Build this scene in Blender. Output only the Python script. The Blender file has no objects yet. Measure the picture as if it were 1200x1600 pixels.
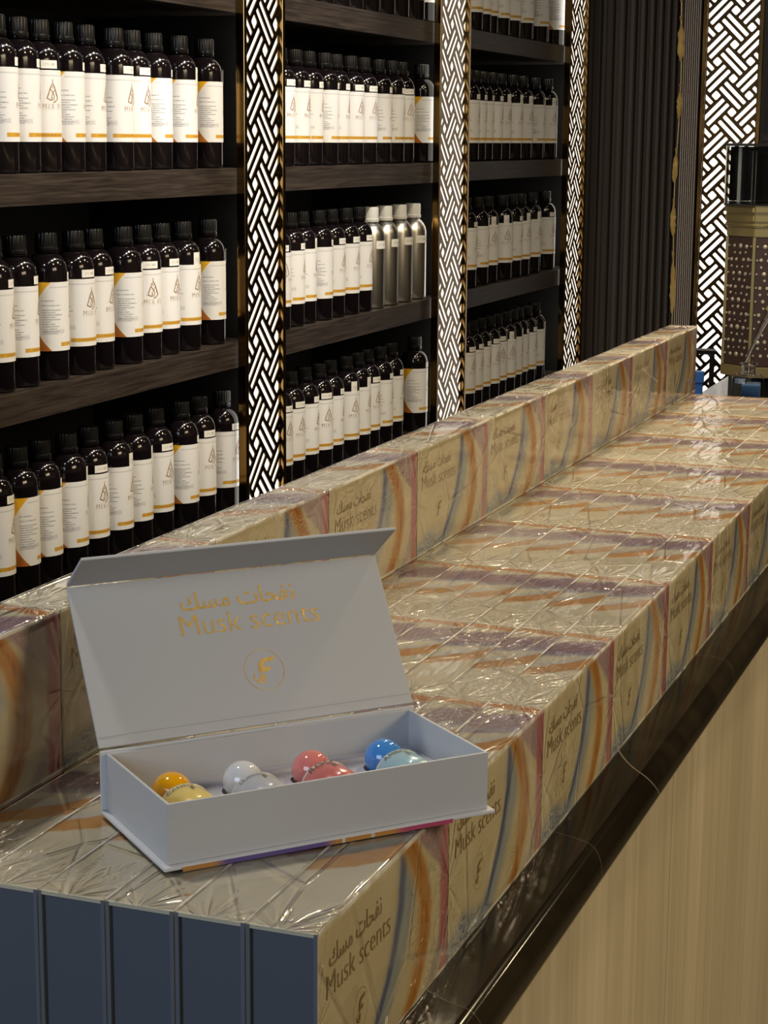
import bpy, bmesh, math, random
from mathutils import Vector, Matrix
from mathutils.geometry import interpolate_bezier
PI = math.pi
random.seed(7)
SC = bpy.context.scene
COL = SC.collection

# ------------------------------------------------------------------ camera, world, lights, exposure
ZC = 1.05                  # counter top height
HB = 0.1185                # height of a standing gift box
ZT = ZC + HB               # top of the lower layer of boxes
WALL = 1.2                 # front plane of the shelving

YAW, PITCH, ROLL = 0.355147, -0.193599, 0.0074276
_f = Vector((math.cos(PITCH)*math.cos(YAW), math.cos(PITCH)*math.sin(YAW), math.sin(PITCH)))
_r = _f.cross(Vector((0, 0, 1))).normalized(); _u = _r.cross(_f)
_c, _s = math.cos(ROLL), math.sin(ROLL)
R2 = _r*_c + _u*_s; U2 = _u*_c - _r*_s
cam = bpy.data.cameras.new('camera'); camo = bpy.data.objects.new('camera', cam); COL.objects.link(camo)
M = Matrix((R2, U2, -_f)).transposed().to_4x4(); M.translation = Vector((-0.9503, -0.3914, ZT+0.4498))
camo.matrix_world = M
cam.sensor_fit = 'VERTICAL'; cam.sensor_height = 36; cam.sensor_width = 27
cam.lens = 2971.4/1600*36
cam.clip_start = 0.02; cam.clip_end = 60

SC.camera = camo

SC.view_settings.view_transform = 'Standard'; SC.view_settings.look = 'None'
SC.view_settings.gamma = 1; SC.view_settings.exposure = 0.0
SC.view_settings.use_curve_mapping = False
SC.cycles.transparent_max_bounces = 32
SC.cycles.max_bounces = 8
SC.cycles.sample_clamp_indirect = 6
SC.cycles.caustics_reflective = False; SC.cycles.caustics_refractive = False

wd = bpy.data.worlds.new('world'); SC.world = wd; wd.use_nodes = True
wd.node_tree.nodes['Background'].inputs[0].default_value = (0.9, 0.85, 0.75, 1)
wd.node_tree.nodes['Background'].inputs[1].default_value = 0.05

ZCEIL = ZT + 1.45
WARM = (1.0, 0.80, 0.50); NEUT = (1.0, 0.93, 0.82); DAYL = (1.0, 0.975, 0.94); COOL = (0.80, 0.88, 1.0)

def aim(o, d):
    o.rotation_euler = Vector(d).to_track_quat('-Z', 'Y').to_euler()
def area(name, loc, size, power, color, d=(0, 0, -1), shape='DISK', size_y=None, spread=180):
    l = bpy.data.lights.new(name, 'AREA'); l.shape = shape; l.size = size
    if size_y: l.size_y = size_y
    l.energy = power; l.color = color; l.spread = math.radians(spread)
    o = bpy.data.objects.new(name, l); COL.objects.link(o); o.location = loc; aim(o, d); return o
def spot(name, loc, target, power, color, ang, blend=0.6, size=0.03):
    l = bpy.data.lights.new(name, 'SPOT'); l.energy = power; l.color = color
    l.spot_size = math.radians(ang); l.spot_blend = blend; l.shadow_soft_size = size
    o = bpy.data.objects.new(name, l); COL.objects.link(o); o.location = loc
    aim(o, Vector(target)-Vector(loc)); return o

# ceiling track spots washing the shelves
spot('track_spot', (1.75, 0.45, ZT+1.40), (1.95, 1.25, ZT+0.48), 46, DAYL, 40)
spot('track_spot', (2.20, 0.45, ZT+1.40), (2.48, 1.25, ZT+0.42), 34, DAYL, 42)
spot('track_spot', (2.85, 0.45, ZT+1.40), (3.02, 1.25, ZT+0.46), 44, DAYL, 38)
spot('track_spot', (3.30, 0.45, ZT+1.40), (3.30, 1.25, ZT+0.15), 10, NEUT, 42)
spot('track_spot', (4.30, 0.40, ZT+1.40), (4.45, 1.25, ZT+0.05), 1.2, WARM, 55)
# ceiling lamps over the counter and the shop floor
for (x, y, p, c) in ((0.3, 0.75, 9, NEUT), (1.5, -0.35, 9, WARM), (2.6, -0.30, 14, WARM), (2.3, 0.5, 10, WARM),
                     (3.5, -0.9, 4, WARM)):
    area('ceiling_lamp', (x, y, ZCEIL-0.02), 0.14, p, c)
for x, p in ((1.2, 2.2), (2.0, 2.2), (2.8, 2.0), (3.6, 0.6), (4.4, 0.35)):
    area('ceiling_strip_lamp', (x, 0.45, ZCEIL-0.03), 0.5, p, NEUT, shape='RECTANGLE', size_y=0.03)
area('shop_front_light', (-2.2, 0.5, ZT+0.95), 1.5, 26, (0.72, 0.84, 1.0), d=(1, -0.12, -0.38), shape='RECTANGLE', size_y=1.0)
area('panel_fill_light', (0.9, -2.4, ZT+1.2), 1.6, 15, WARM, d=(0.05, 1, -0.85), shape='RECTANGLE', size_y=0.7, spread=95)  # unseen fill light, added to brighten the counter's front panel

# ------------------------------------------------------------------ helpers
def tag(o, label=None, cat=None, group=None, kind=None):
    if label: o['label'] = label
    if cat: o['category'] = cat
    if group: o['group'] = group
    if kind: o['kind'] = kind
    return o
def empty(name, loc=(0, 0, 0), rz=0):
    o = bpy.data.objects.new(name, None); COL.objects.link(o); o.location = loc; o.rotation_euler = (0, 0, rz)
    o.empty_display_size = 0.02
    return o
def link(name, me, mats, parent=None, loc=None):
    o = bpy.data.objects.new(name, me); COL.objects.link(o)
    if mats is not None:
        me.materials.clear()
        for m in (mats if isinstance(mats, (list, tuple)) else [mats]): me.materials.append(m)
    if parent: o.parent = parent
    if loc is not None: o.location = loc
    return o
def copy_tree(o, parent=None):
    c = o.copy(); COL.objects.link(c); c.parent = parent
    for ch in list(o.children): copy_tree(ch, c)
    return c
def from_bm(name, bm, mats, parent=None, smooth=None, loc=None):
    me = bpy.data.meshes.new(name)
    bmesh.ops.recalc_face_normals(bm, faces=bm.faces[:])
    bm.to_mesh(me); bm.free()
    if smooth is not None:
        for p in me.polygons: p.use_smooth = True
        if smooth < 180: me.set_sharp_from_angle(angle=math.radians(smooth))
    return link(name, me, mats, parent, loc)
def box_bm(bm, x0, x1, y0, y1, z0, z1, mi=0, bev=0.0):
    v = [bm.verts.new(p) for p in ((x0,y0,z0),(x1,y0,z0),(x1,y1,z0),(x0,y1,z0),(x0,y0,z1),(x1,y0,z1),(x1,y1,z1),(x0,y1,z1))]
    fs = [bm.faces.new([v[i] for i in q]) for q in ((3,2,1,0),(4,5,6,7),(0,1,5,4),(1,2,6,5),(2,3,7,6),(3,0,4,7))]
    for f in fs: f.material_index = mi
    if bev > 0:
        es = list({e for f in fs for e in f.edges})
        bmesh.ops.bevel(bm, geom=es, offset=bev, segments=2, affect='EDGES', profile=0.6)
    return fs
def box(name, x0, x1, y0, y1, z0, z1, mat, parent=None, bev=0.0):
    bm = bmesh.new(); box_bm(bm, x0, x1, y0, y1, z0, z1, 0, bev)
    return from_bm(name, bm, mat, parent)
def lathe_bm(bm, prof, n=32, mi=0, rib=None):
    """prof: list of (r, z); rib=(z0,z1,count,depth)"""
    rings = []
    for r, z in prof:
        if r < 1e-6: rings.append([bm.verts.new((0, 0, z))]); continue
        ring = []
        for i in range(n):
            a = 2*PI*i/n; rr = r
            if rib and rib[0] <= z <= rib[1] and i % 2: rr -= rib[2]
            ring.append(bm.verts.new((rr*math.cos(a), rr*math.sin(a), z)))
        rings.append(ring)
    for a, b in zip(rings, rings[1:]):
        if len(a) == 1 and len(b) == 1: continue
        for i in range(n):
            j = (i+1) % n
            if len(a) == 1: f = bm.faces.new((a[0], b[j], b[i]))
            elif len(b) == 1: f = bm.faces.new((a[i], a[j], b[0]))
            else: f = bm.faces.new((a[i], a[j], b[j], b[i]))
            f.material_index = mi
    return rings
def lathe(name, prof, mat, parent=None, n=32, rib=None, smooth=40, loc=None):
    bm = bmesh.new(); lathe_bm(bm, prof, n, 0, rib)
    return from_bm(name, bm, mat, parent, smooth, loc)
def tube_bm(bm, pts, r, n=10):
    pts = [Vector(p) for p in pts]; rings = []
    for i, p in enumerate(pts):
        d = (pts[min(i+1, len(pts)-1)]-pts[max(i-1, 0)]).normalized()
        a = d.orthogonal().normalized(); b = d.cross(a)
        if rings:
            a = (pa - d*pa.dot(d)).normalized(); b = d.cross(a)
        pa = a
        rr = r[i] if isinstance(r, (list, tuple)) else r
        rings.append([bm.verts.new(p+(a*math.cos(2*PI*k/n)+b*math.sin(2*PI*k/n))*rr) for k in range(n)])
    for x, y in zip(rings, rings[1:]):
        for k in range(n): bm.faces.new((x[k], x[(k+1) % n], y[(k+1) % n], y[k]))
    bm.faces.new(rings[0]); bm.faces.new(rings[-1][::-1])

# --- text as mesh data (flat in XY, extruded a hair in Z)
def curve_mesh(cu):
    o = bpy.data.objects.new('tmp', cu); COL.objects.link(o)
    bpy.context.view_layer.update()
    dg = bpy.context.evaluated_depsgraph_get()
    me = bpy.data.meshes.new_from_object(o.evaluated_get(dg), depsgraph=dg)
    bpy.data.objects.remove(o); return me
def glyph_mesh(s, size=1.0, offset=0.0, ext=0.0, spacing=1.0):
    cu = bpy.data.curves.new('t', 'FONT'); cu.body = s; cu.size = size; cu.offset = offset; cu.extrude = ext
    cu.resolution_u = 3; cu.space_character = spacing
    return curve_mesh(cu)
def xr(me):
    xs = [v.co.x for v in me.vertices]; return (min(xs), max(xs)) if xs else (0, 0)
def text_tris(s, width, per_glyph=False, squash=1.0, **kw):
    """list of (verts, faces) centred on x=0 with baseline y=0, scaled to given width"""
    V, F = [], []
    if per_glyph:
        for i, ch in enumerate(s):
            if ch == ' ': continue
            g = glyph_mesh(ch, **kw); p = glyph_mesh(s[:i+1], **kw)
            dx = xr(p)[1]-xr(g)[1]; b = len(V)
            V += [(v.co.x+dx, v.co.y, v.co.z) for v in g.vertices]; F += [tuple(b+k for k in q.vertices) for q in g.polygons]
    else:
        g = glyph_mesh(s, **kw); V = [tuple(v.co) for v in g.vertices]; F = [tuple(q.vertices) for q in g.polygons]
    x0 = min(v[0] for v in V); x1 = max(v[0] for v in V); k = width/(x1-x0)
    return [((v[0]-(x0+x1)/2)*k, v[1]*k*squash, v[2]*k) for v in V], F
def poly_mesh(name, items):
    V, F = [], []
    for v, f in items:
        b = len(V); V += v; F += [tuple(b+i for i in q) for q in f]
    me = bpy.data.meshes.new(name); me.from_pydata(V, [], F); me.update(); return me
def ribbon(pts, w, closed=False):
    """flat ribbon polygons along a 2D polyline"""
    P = [Vector((p[0], p[1])) for p in pts]; n = len(P); V = []; F = []
    ws = w if isinstance(w, (list, tuple)) else [w]*n
    for i, p in enumerate(P):
        a = P[(i-1) % n] if closed or i > 0 else p; b = P[(i+1) % n] if closed or i < n-1 else p
        d = (b-a).normalized(); m = Vector((-d.y, d.x))*ws[i]/2
        V += [(p.x+m.x, p.y+m.y, 0), (p.x-m.x, p.y-m.y, 0)]
    for i in range(n if closed else n-1):
        j = (i+1) % n; F.append((2*i, 2*i+1, 2*j+1, 2*j))
    return V, F
def xf(item, fn): return [fn(v) for v in item[0]], item[1]

# ------------------------------------------------------------------ node expressions
class E:
    def __init__(s, nt, k): s.nt, s.k = nt, k
    def _m(s, op, *a):
        n = s.nt.nodes.new('ShaderNodeMath'); n.operation = op
        for i, x in enumerate(a):
            if isinstance(x, E): s.nt.links.new(x.k, n.inputs[i])
            else: n.inputs[i].default_value = x
        return E(s.nt, n.outputs[0])
    def __add__(s, o): return s._m('ADD', s, o)
    __radd__ = __add__
    def __mul__(s, o): return s._m('MULTIPLY', s, o)
    __rmul__ = __mul__
    def __sub__(s, o): return s._m('SUBTRACT', s, o)
    def __rsub__(s, o): return s._m('SUBTRACT', o, s)
    def __truediv__(s, o): return s._m('DIVIDE', s, o)
    def abs(s): return s._m('ABSOLUTE', s)
    def floor(s): return s._m('FLOOR', s)
    def frac(s): return s._m('FRACT', s)
    def pow(s, p): return s._m('POWER', s, p)
    def sin(s): return s._m('SINE', s)
    def lt(s, o): return s._m('LESS_THAN', s, o)
    def gt(s, o): return s._m('GREATER_THAN', s, o)
    def max(s, o): return s._m('MAXIMUM', s, o)
    def min(s, o): return s._m('MINIMUM', s, o)
    def step(s, a, b):       # smoothstep from a to b
        n = s.nt.nodes.new('ShaderNodeMapRange'); n.interpolation_type = 'SMOOTHSTEP'
        s.nt.links.new(s.k, n.inputs[0])
        for i, x in ((1, a), (2, b)):
            if isinstance(x, E): s.nt.links.new(x.k, n.inputs[i])
            else: n.inputs[i].default_value = x
        return E(s.nt, n.outputs[0])
def band(x, c, hw, soft):    # 1 inside |x-c|<hw
    return 1.0 - (x-c).abs().step(max(hw-soft, 0), hw+soft)

class Mat:
    def __init__(s, name):
        s.m = bpy.data.materials.new(name); s.m.use_nodes = True; s.nt = s.m.node_tree
        s.b = s.nt.nodes['Principled BSDF']; s.out = s.nt.nodes['Material Output']
    def node(s, t, **kw):
        n = s.nt.nodes.new(t)
        for k, v in kw.items(): setattr(n, k, v)
        return n
    def link(s, a, b): s.nt.links.new(a.k if isinstance(a, E) else a, b)
    def coord(s, which='Object'):
        n = s.node('ShaderNodeTexCoord'); return n.outputs[which]
    def pos(s): return s.node('ShaderNodeNewGeometry').outputs['Position']
    def sep(s, vec):
        n = s.node('ShaderNodeSeparateXYZ'); s.link(vec, n.inputs[0]); return [E(s.nt, o) for o in n.outputs]
    def comb(s, x, y, z):
        n = s.node('ShaderNodeCombineXYZ')
        for i, a in enumerate((x, y, z)):
            if isinstance(a, E): s.link(a, n.inputs[i])
            else: n.inputs[i].default_value = a
        return n.outputs[0]
    def mapping(s, vec, scale=(1,1,1), rot=(0,0,0), loc=(0,0,0)):
        n = s.node('ShaderNodeMapping'); s.link(vec, n.inputs[0])
        n.inputs['Scale'].default_value = scale; n.inputs['Rotation'].default_value = rot; n.inputs['Location'].default_value = loc
        return n.outputs[0]
    def noise(s, vec, scale, detail=3, rough=0.5, dist=0.0, dim='3D'):
        n = s.node('ShaderNodeTexNoise'); n.noise_dimensions = dim
        if dim == '1D': s.link(vec, n.inputs['W'])
        else: s.link(vec, n.inputs['Vector'])
        n.inputs['Scale'].default_value = scale; n.inputs['Detail'].default_value = detail
        n.inputs['Roughness'].default_value = rough; n.inputs['Distortion'].default_value = dist
        return E(s.nt, n.outputs[0])
    def white(s, w):
        n = s.node('ShaderNodeTexWhiteNoise'); n.noise_dimensions = '1D'; s.link(w, n.inputs['W']); return E(s.nt, n.outputs[0])
    def voro(s, vec, scale, feature='DISTANCE_TO_EDGE', rand=1.0):
        n = s.node('ShaderNodeTexVoronoi'); n.feature = feature; s.link(vec, n.inputs['Vector'])
        n.inputs['Scale'].default_value = scale; n.inputs['Randomness'].default_value = rand
        return E(s.nt, n.outputs['Distance'])
    def mix(s, a, b, f):
        n = s.node('ShaderNodeMix'); n.data_type = 'RGBA'; n.clamp_factor = True
        if isinstance(f, E): s.link(f, n.inputs[0])
        else: n.inputs[0].default_value = f
        for i, c in ((6, a), (7, b)):
            if isinstance(c, tuple): n.inputs[i].default_value = (*c, 1) if len(c) == 3 else c
            else: s.link(c, n.inputs[i])
        return n.outputs[2]
    def bump(s, h, strength, dist):
        n = s.node('ShaderNodeBump'); s.link(h, n.inputs['Height']); n.inputs['Strength'].default_value = strength
        n.inputs['Distance'].default_value = dist; return n.outputs[0]
    def set(s, **kw):
        names = dict(col='Base Color', rough='Roughness', metal='Metallic', spec='Specular IOR Level', coat='Coat Weight', coatr='Coat Roughness',
                     trans='Transmission Weight', ior='IOR', normal='Normal', emc='Emission Color', ems='Emission Strength', alpha='Alpha', coatn='Coat Normal')
        for k, v in kw.items():
            i = s.b.inputs[names[k]]
            if isinstance(v, tuple): i.default_value = (*v, 1) if len(v) == 3 else v
            elif isinstance(v, (int, float)): i.default_value = v
            else: s.link(v, i)
        return s
def simple(name, col, rough=0.5, metal=0.0, **kw):
    m = Mat(name); m.set(col=col, rough=rough, metal=metal, **kw)
    # faint surface variation keeps every material procedural
    n = m.noise(m.coord('Object'), 60, 2); m.set(rough=(n-0.5)*0.08+rough)
    return m.m

# ------------------------------------------------------------------ materials
MT = {}
def wood(name, a, b, scale=1.0, rough=0.45):
    m = Mat(name); p = m.mapping(m.pos(), scale=(3.5*scale, 20*scale, 75*scale))
    n = m.noise(p, 2.0, 6, 0.6, 0.6); g = m.noise(m.mapping(m.pos(), scale=(6, 60, 220)), 1.0, 3, 0.6)
    m.set(col=m.mix(a, b, (n*0.7+g*0.45).step(0.42, 0.78)), rough=rough, spec=0.35,
          normal=m.bump(g+n, 0.25, 0.002)); return m.m
MT['shelf_wood'] = wood('shelf_wood', (0.016, 0.011, 0.009), (0.058, 0.043, 0.034))
MT['back_panel'] = simple('back_panel', (0.010, 0.009, 0.008), 0.55, spec=0.2)
MT['dark_wall'] = simple('dark_wall', (0.030, 0.026, 0.022), 0.6)
MT['ceiling'] = simple('ceiling', (0.06, 0.055, 0.05), 0.7)
MT['beige_wall'] = simple('beige_wall', (0.40, 0.33, 0.22), 0.7)
MT['floor'] = simple('floor', (0.11, 0.095, 0.07), 0.3)
m = Mat('bottle_plastic'); m.set(col=(0.006, 0.004, 0.005), rough=0.10, spec=0.5); 
m.set(normal=m.bump(m.noise(m.mapping(m.coord('Object'), scale=(1, 1, 0.1)), 90, 2), 0.12, 0.001)); MT['bottle'] = m.m
MT['cap'] = simple('black_cap', (0.009, 0.0088, 0.0088), 0.24)
MT['white_cap'] = simple('white_cap', (0.75, 0.74, 0.70), 0.4)
MT['sticker'] = None
m = Mat('brushed_aluminium'); n = m.noise(m.mapping(m.coord('Object'), scale=(1, 1, 60)), 8, 3)
m.set(col=(0.66, 0.64, 0.60), metal=1.0, rough=n*0.15+0.24, normal=m.bump(n, 0.05, 0.001)); MT['aluminium'] = m.m
m = Mat('bronze_lattice'); n = m.noise(m.pos(), 3.0, 2)
m.set(col=(0.115, 0.070, 0.028), metal=1.0, rough=0.16); MT['lattice'] = m.m
m = Mat('polished_gold'); n = m.noise(m.pos(), 30, 2)
m.set(col=(0.98, 0.70, 0.24), metal=0.3, rough=0.3, normal=m.bump(n, 0.2, 0.004)); MT['gold'] = m.m
m = Mat('bronze_frame'); n = m.noise(m.pos(), 6, 2)
m.set(col=(0.26, 0.155, 0.05), metal=1.0, rough=0.14, normal=m.bump(n, 0.15, 0.004)); MT['frame'] = m.m
m = Mat('foil_gold'); n = m.noise(m.pos(), 90, 2)
m.set(col=(1.0, 0.66, 0.20), metal=0.4, rough=0.30, normal=m.bump(n, 0.35, 0.002)); MT['foil'] = m.m
m = Mat('dull_foil'); n = m.noise(m.pos(), 60, 2)
m.set(col=(0.36, 0.25, 0.09), metal=0.35, rough=0.42); MT['dull_foil'] = m.m
m = Mat('lit_diffuser'); em = m.node('ShaderNodeEmission'); em.inputs[0].default_value = (1.0, 0.93, 0.82, 1); em.inputs[1].default_value = 1.7
m.link(em.outputs[0], m.out.inputs[0]); MT['diffuser'] = m.m
m = Mat('print_gold'); m.set(col=(0.34, 0.17, 0.05), rough=0.4, metal=0.2); n = m.noise(m.coord('Object'), 80, 2); m.set(rough=n*0.2+0.3); MT['print_gold'] = m.m

def sticker_mat():
    m = Mat('white_sticker'); u, v, w = m.sep(m.coord('UV'))
    n = m.noise(m.mapping(m.coord('UV'), scale=(14, 3, 1)), 1.0, 3)
    ink = band(v, 0.5, 0.17, 0.05)*band(u, 0.5, 0.34, 0.03)*n.step(0.46, 0.56)
    m.set(col=m.mix((0.82, 0.80, 0.74), (0.35, 0.34, 0.32), ink*0.6), rough=0.5); return m.m
MT['sticker'] = sticker_mat()

def label_mat():
    m = Mat('bottle_label'); u, v, w = m.sep(m.coord('UV'))
    deg = (u-0.5)*330.0
    vv = (v-0.5)*2.0
    edge = -140.0 + vv*vv*48.0
    gold = 1.0 - (deg-edge).step(-1.5, 1.5)
    rim = band(deg-edge, 4.0, 2.0, 2.0)
    edge2 = 140.0 - vv*vv*48.0
    gold2 = (deg-edge2).step(-1.5, 1.5)
    g = gold.max(gold2)
    goldc = m.mix((0.46, 0.15, 0.025), (0.80, 0.44, 0.02), v.step(0.1, 0.85))
    # small print: rows of text
    row = (v/0.034).floor(); fr = (v/0.034).frac()
    rnd = m.white(row)
    ch = m.noise(m.comb(deg*0.9, row*7.3, 0.0), 1.0, 2).step(0.36, 0.52)
    body = band(fr, 0.5, 0.26, 0.1)*band(v, 0.49, 0.26, 0.005)
    left = deg.gt(-118.0)*deg.lt(rnd*38.0-96.0)*rnd.gt(0.08)
    right = deg.lt(118.0)*deg.gt(rnd*(-30.0)+96.0)*rnd.gt(0.12)
    para = band(v, 0.285, 0.032, 0.004)*deg.gt(-118.0)*deg.lt(-52.0)*band((v/0.022).frac(), 0.5, 0.25, 0.1)
    ink = (body*left.max(right)).max(para)*ch
    head = band(v, 0.925, 0.010, 0.004)*deg.gt(-95.0)*deg.lt(70.0)*0.35
    c = m.mix((0.80, 0.79, 0.78), (0.27, 0.27, 0.30), (ink*0.8).max(head))
    # gold bar under the logo
    bar = band(v, 0.095, 0.029, 0.003)*band(deg, 0.0, 66.0, 1.0)
    barc = m.mix((0.80, 0.50, 0.06), (0.50, 0.24, 0.03), m.noise(m.comb(deg*0.5, 0.0, 0.0), 1.0, 2).step(0.35, 0.6))
    bt = band(v, 0.095, 0.008, 0.003)*band(deg, 0.0, 40.0, 1.0)*m.noise(m.comb(deg*1.4, 3.0, 0.0), 1.0, 1).step(0.42, 0.5)
    barc = m.mix(barc, (0.28, 0.12, 0.03), bt*0.7)
    c = m.mix(c, barc, bar); c = m.mix(c, goldc, g)
    c = m.mix(c, (0.95, 0.85, 0.55), rim*0.25)
    m.set(col=c, rough=0.35, spec=0.4); return m.m
MT['label'] = label_mat()

CREAM = (0.64, 0.55, 0.35)
def art_front():
    m = Mat('box_front_artwork'); u, v, w = m.sep(m.coord('UV'))
    # a little watercolour wobble
    wob = (m.noise(m.mapping(m.coord('UV'), scale=(3, 2, 1)), 2.0, 3)-0.5)*0.03
    fine = m.noise(m.mapping(m.coord('UV'), scale=(40, 4, 1)), 1.0, 4, 0.6)
    uu = u+wob
    c = m.mix(CREAM, (0.68, 0.60, 0.41), m.noise(m.coord('UV'), 2.5, 2).step(0.35, 0.7))
    def cur(a, b, cc, d=0.0): return v*b + v*v*cc + v*v*v*d + a
    # pale blue wash left of / around the stripe
    cb = cur(0.30, 0.78, -0.62, 0.16)
    c = m.mix(c, (0.30, 0.37, 0.43), band(uu-cb, 0.045, 0.075, 0.05)*0.85)
    c = m.mix(c, (0.07, 0.10, 0.25), band(uu-cb, 0.0, 0.024, 0.018)*(fine*0.6+0.6))
    # swirls of blue in the lower left corner
    sw = m.noise(m.mapping(m.coord('UV'), scale=(5, 8, 1)), 1.3, 2, 0.5, 1.5)
    reg = (1.0-(v + (u-0.15).abs()*0.55).step(0.12, 0.26))*(1.0-u.step(0.35, 0.5))
    c = m.mix(c, (0.42, 0.47, 0.52), reg*0.8)
    c = m.mix(c, (0.09, 0.14, 0.27), reg*band((sw*9.0).frac(), 0.5, 0.2, 0.12)*0.8)
    # orange ribbon
    co = cur(0.665, 0.62, -0.75, 0.125)
    c = m.mix(c, (0.60, 0.36, 0.12), band(uu-co, -0.012, 0.060, 0.025)*0.75)
    c = m.mix(c, (0.50, 0.205, 0.015), band(uu-co, 0.0, 0.044, 0.014)*(fine*0.5+0.6))
    c = m.mix(c, (0.34, 0.09, 0.01), band(uu-co, 0.008, 0.008, 0.012)*fine.step(0.4, 0.6)*0.8)
    # lavender grey veil
    cl = cur(0.80, 0.62, -0.62, -0.02)
    c = m.mix(c, (0.38, 0.35, 0.42), band(uu-cl, 0.04, 0.035, 0.025)*0.7*(1.0-v.step(0.75, 0.95)))
    # mauve wedge at the upper right and a rose stripe down the right edge
    wed = (uu - (1.0-v)*0.62).step(0.70, 0.735)*v.step(0.35, 0.55)
    c = m.mix(c, (0.36, 0.22, 0.30), wed*0.85)
    c = m.mix(c, (0.60, 0.52, 0.42), wed*band((fine*6.0+v*7.0-u*4.0).frac(), 0.5, 0.08, 0.06)*0.6)
    c = m.mix(c, (0.46, 0.10, 0.13), uu.step(0.915, 0.945)*(fine*0.3+0.65))
    m.set(col=c, rough=0.45, spec=0.35); return m.m
def art_top():
    m = Mat('box_top_artwork'); u, v, w = m.sep(m.coord('UV'))
    wob = (m.noise(m.mapping(m.coord('UV'), scale=(2, 2, 1)), 2.0, 3)-0.5)*0.05
    fine = m.noise(m.mapping(m.coord('UV'), scale=(30, 3, 1)), 1.0, 4, 0.6)
    q = u + v*0.24 - v*v*0.06 + wob
    c = m.mix((0.66, 0.60, 0.45), (0.70, 0.65, 0.53), m.noise(m.coord('UV'), 3, 2))
    c = m.mix(c, (0.45, 0.48, 0.53), band(q, 0.66, 0.05, 0.04)*0.6)
    tap = (1.0-v)*0.034+0.040
    c = m.mix(c, (0.52, 0.22, 0.02), (1.0-(q-0.60).abs().step(tap-0.006, tap+0.016))*(fine*0.5+0.62))
    qq = u + v*0.08 + wob
    c = m.mix(c, (0.24, 0.135, 0.20), band(qq, 0.835, 0.095, 0.025)*(fine*0.4+0.75))
    c = m.mix(c, (0.22, 0.20, 0.32), band(qq, 0.735, 0.028, 0.02)*0.8)
    c = m.mix(c, (0.66, 0.58, 0.56), band((fine*4.0+qq*22.0+v*1.5).frac(), 0.5, 0.05, 0.06)*band(qq, 0.80, 0.12, 0.03)*0.6)
    c = m.mix(c, (0.56, 0.22, 0.05), band(u-v*0.03, 0.955, 0.028, 0.012)*0.95)
    m.set(col=c, rough=0.45, spec=0.35); return m.m
MT['art_front'] = art_front(); MT['art_top'] = art_top()
MT['art_cream'] = simple('box_cream_side', (0.55, 0.49, 0.36), 0.5)
MT['navy'] = simple('navy_board', (0.092, 0.104, 0.128), 0.5)
MT['navy_edge'] = simple('navy_board_edge', (0.13, 0.145, 0.18), 0.45)
MT['grey_board'] = simple('grey_board', (0.50, 0.51, 0.53), 0.55)
MT['grey_edge'] = simple('pale_board_edge', (0.62, 0.63, 0.66), 0.5)
MT['foam'] = simple('pale_foam', (0.60, 0.60, 0.68), 0.85)

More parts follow.
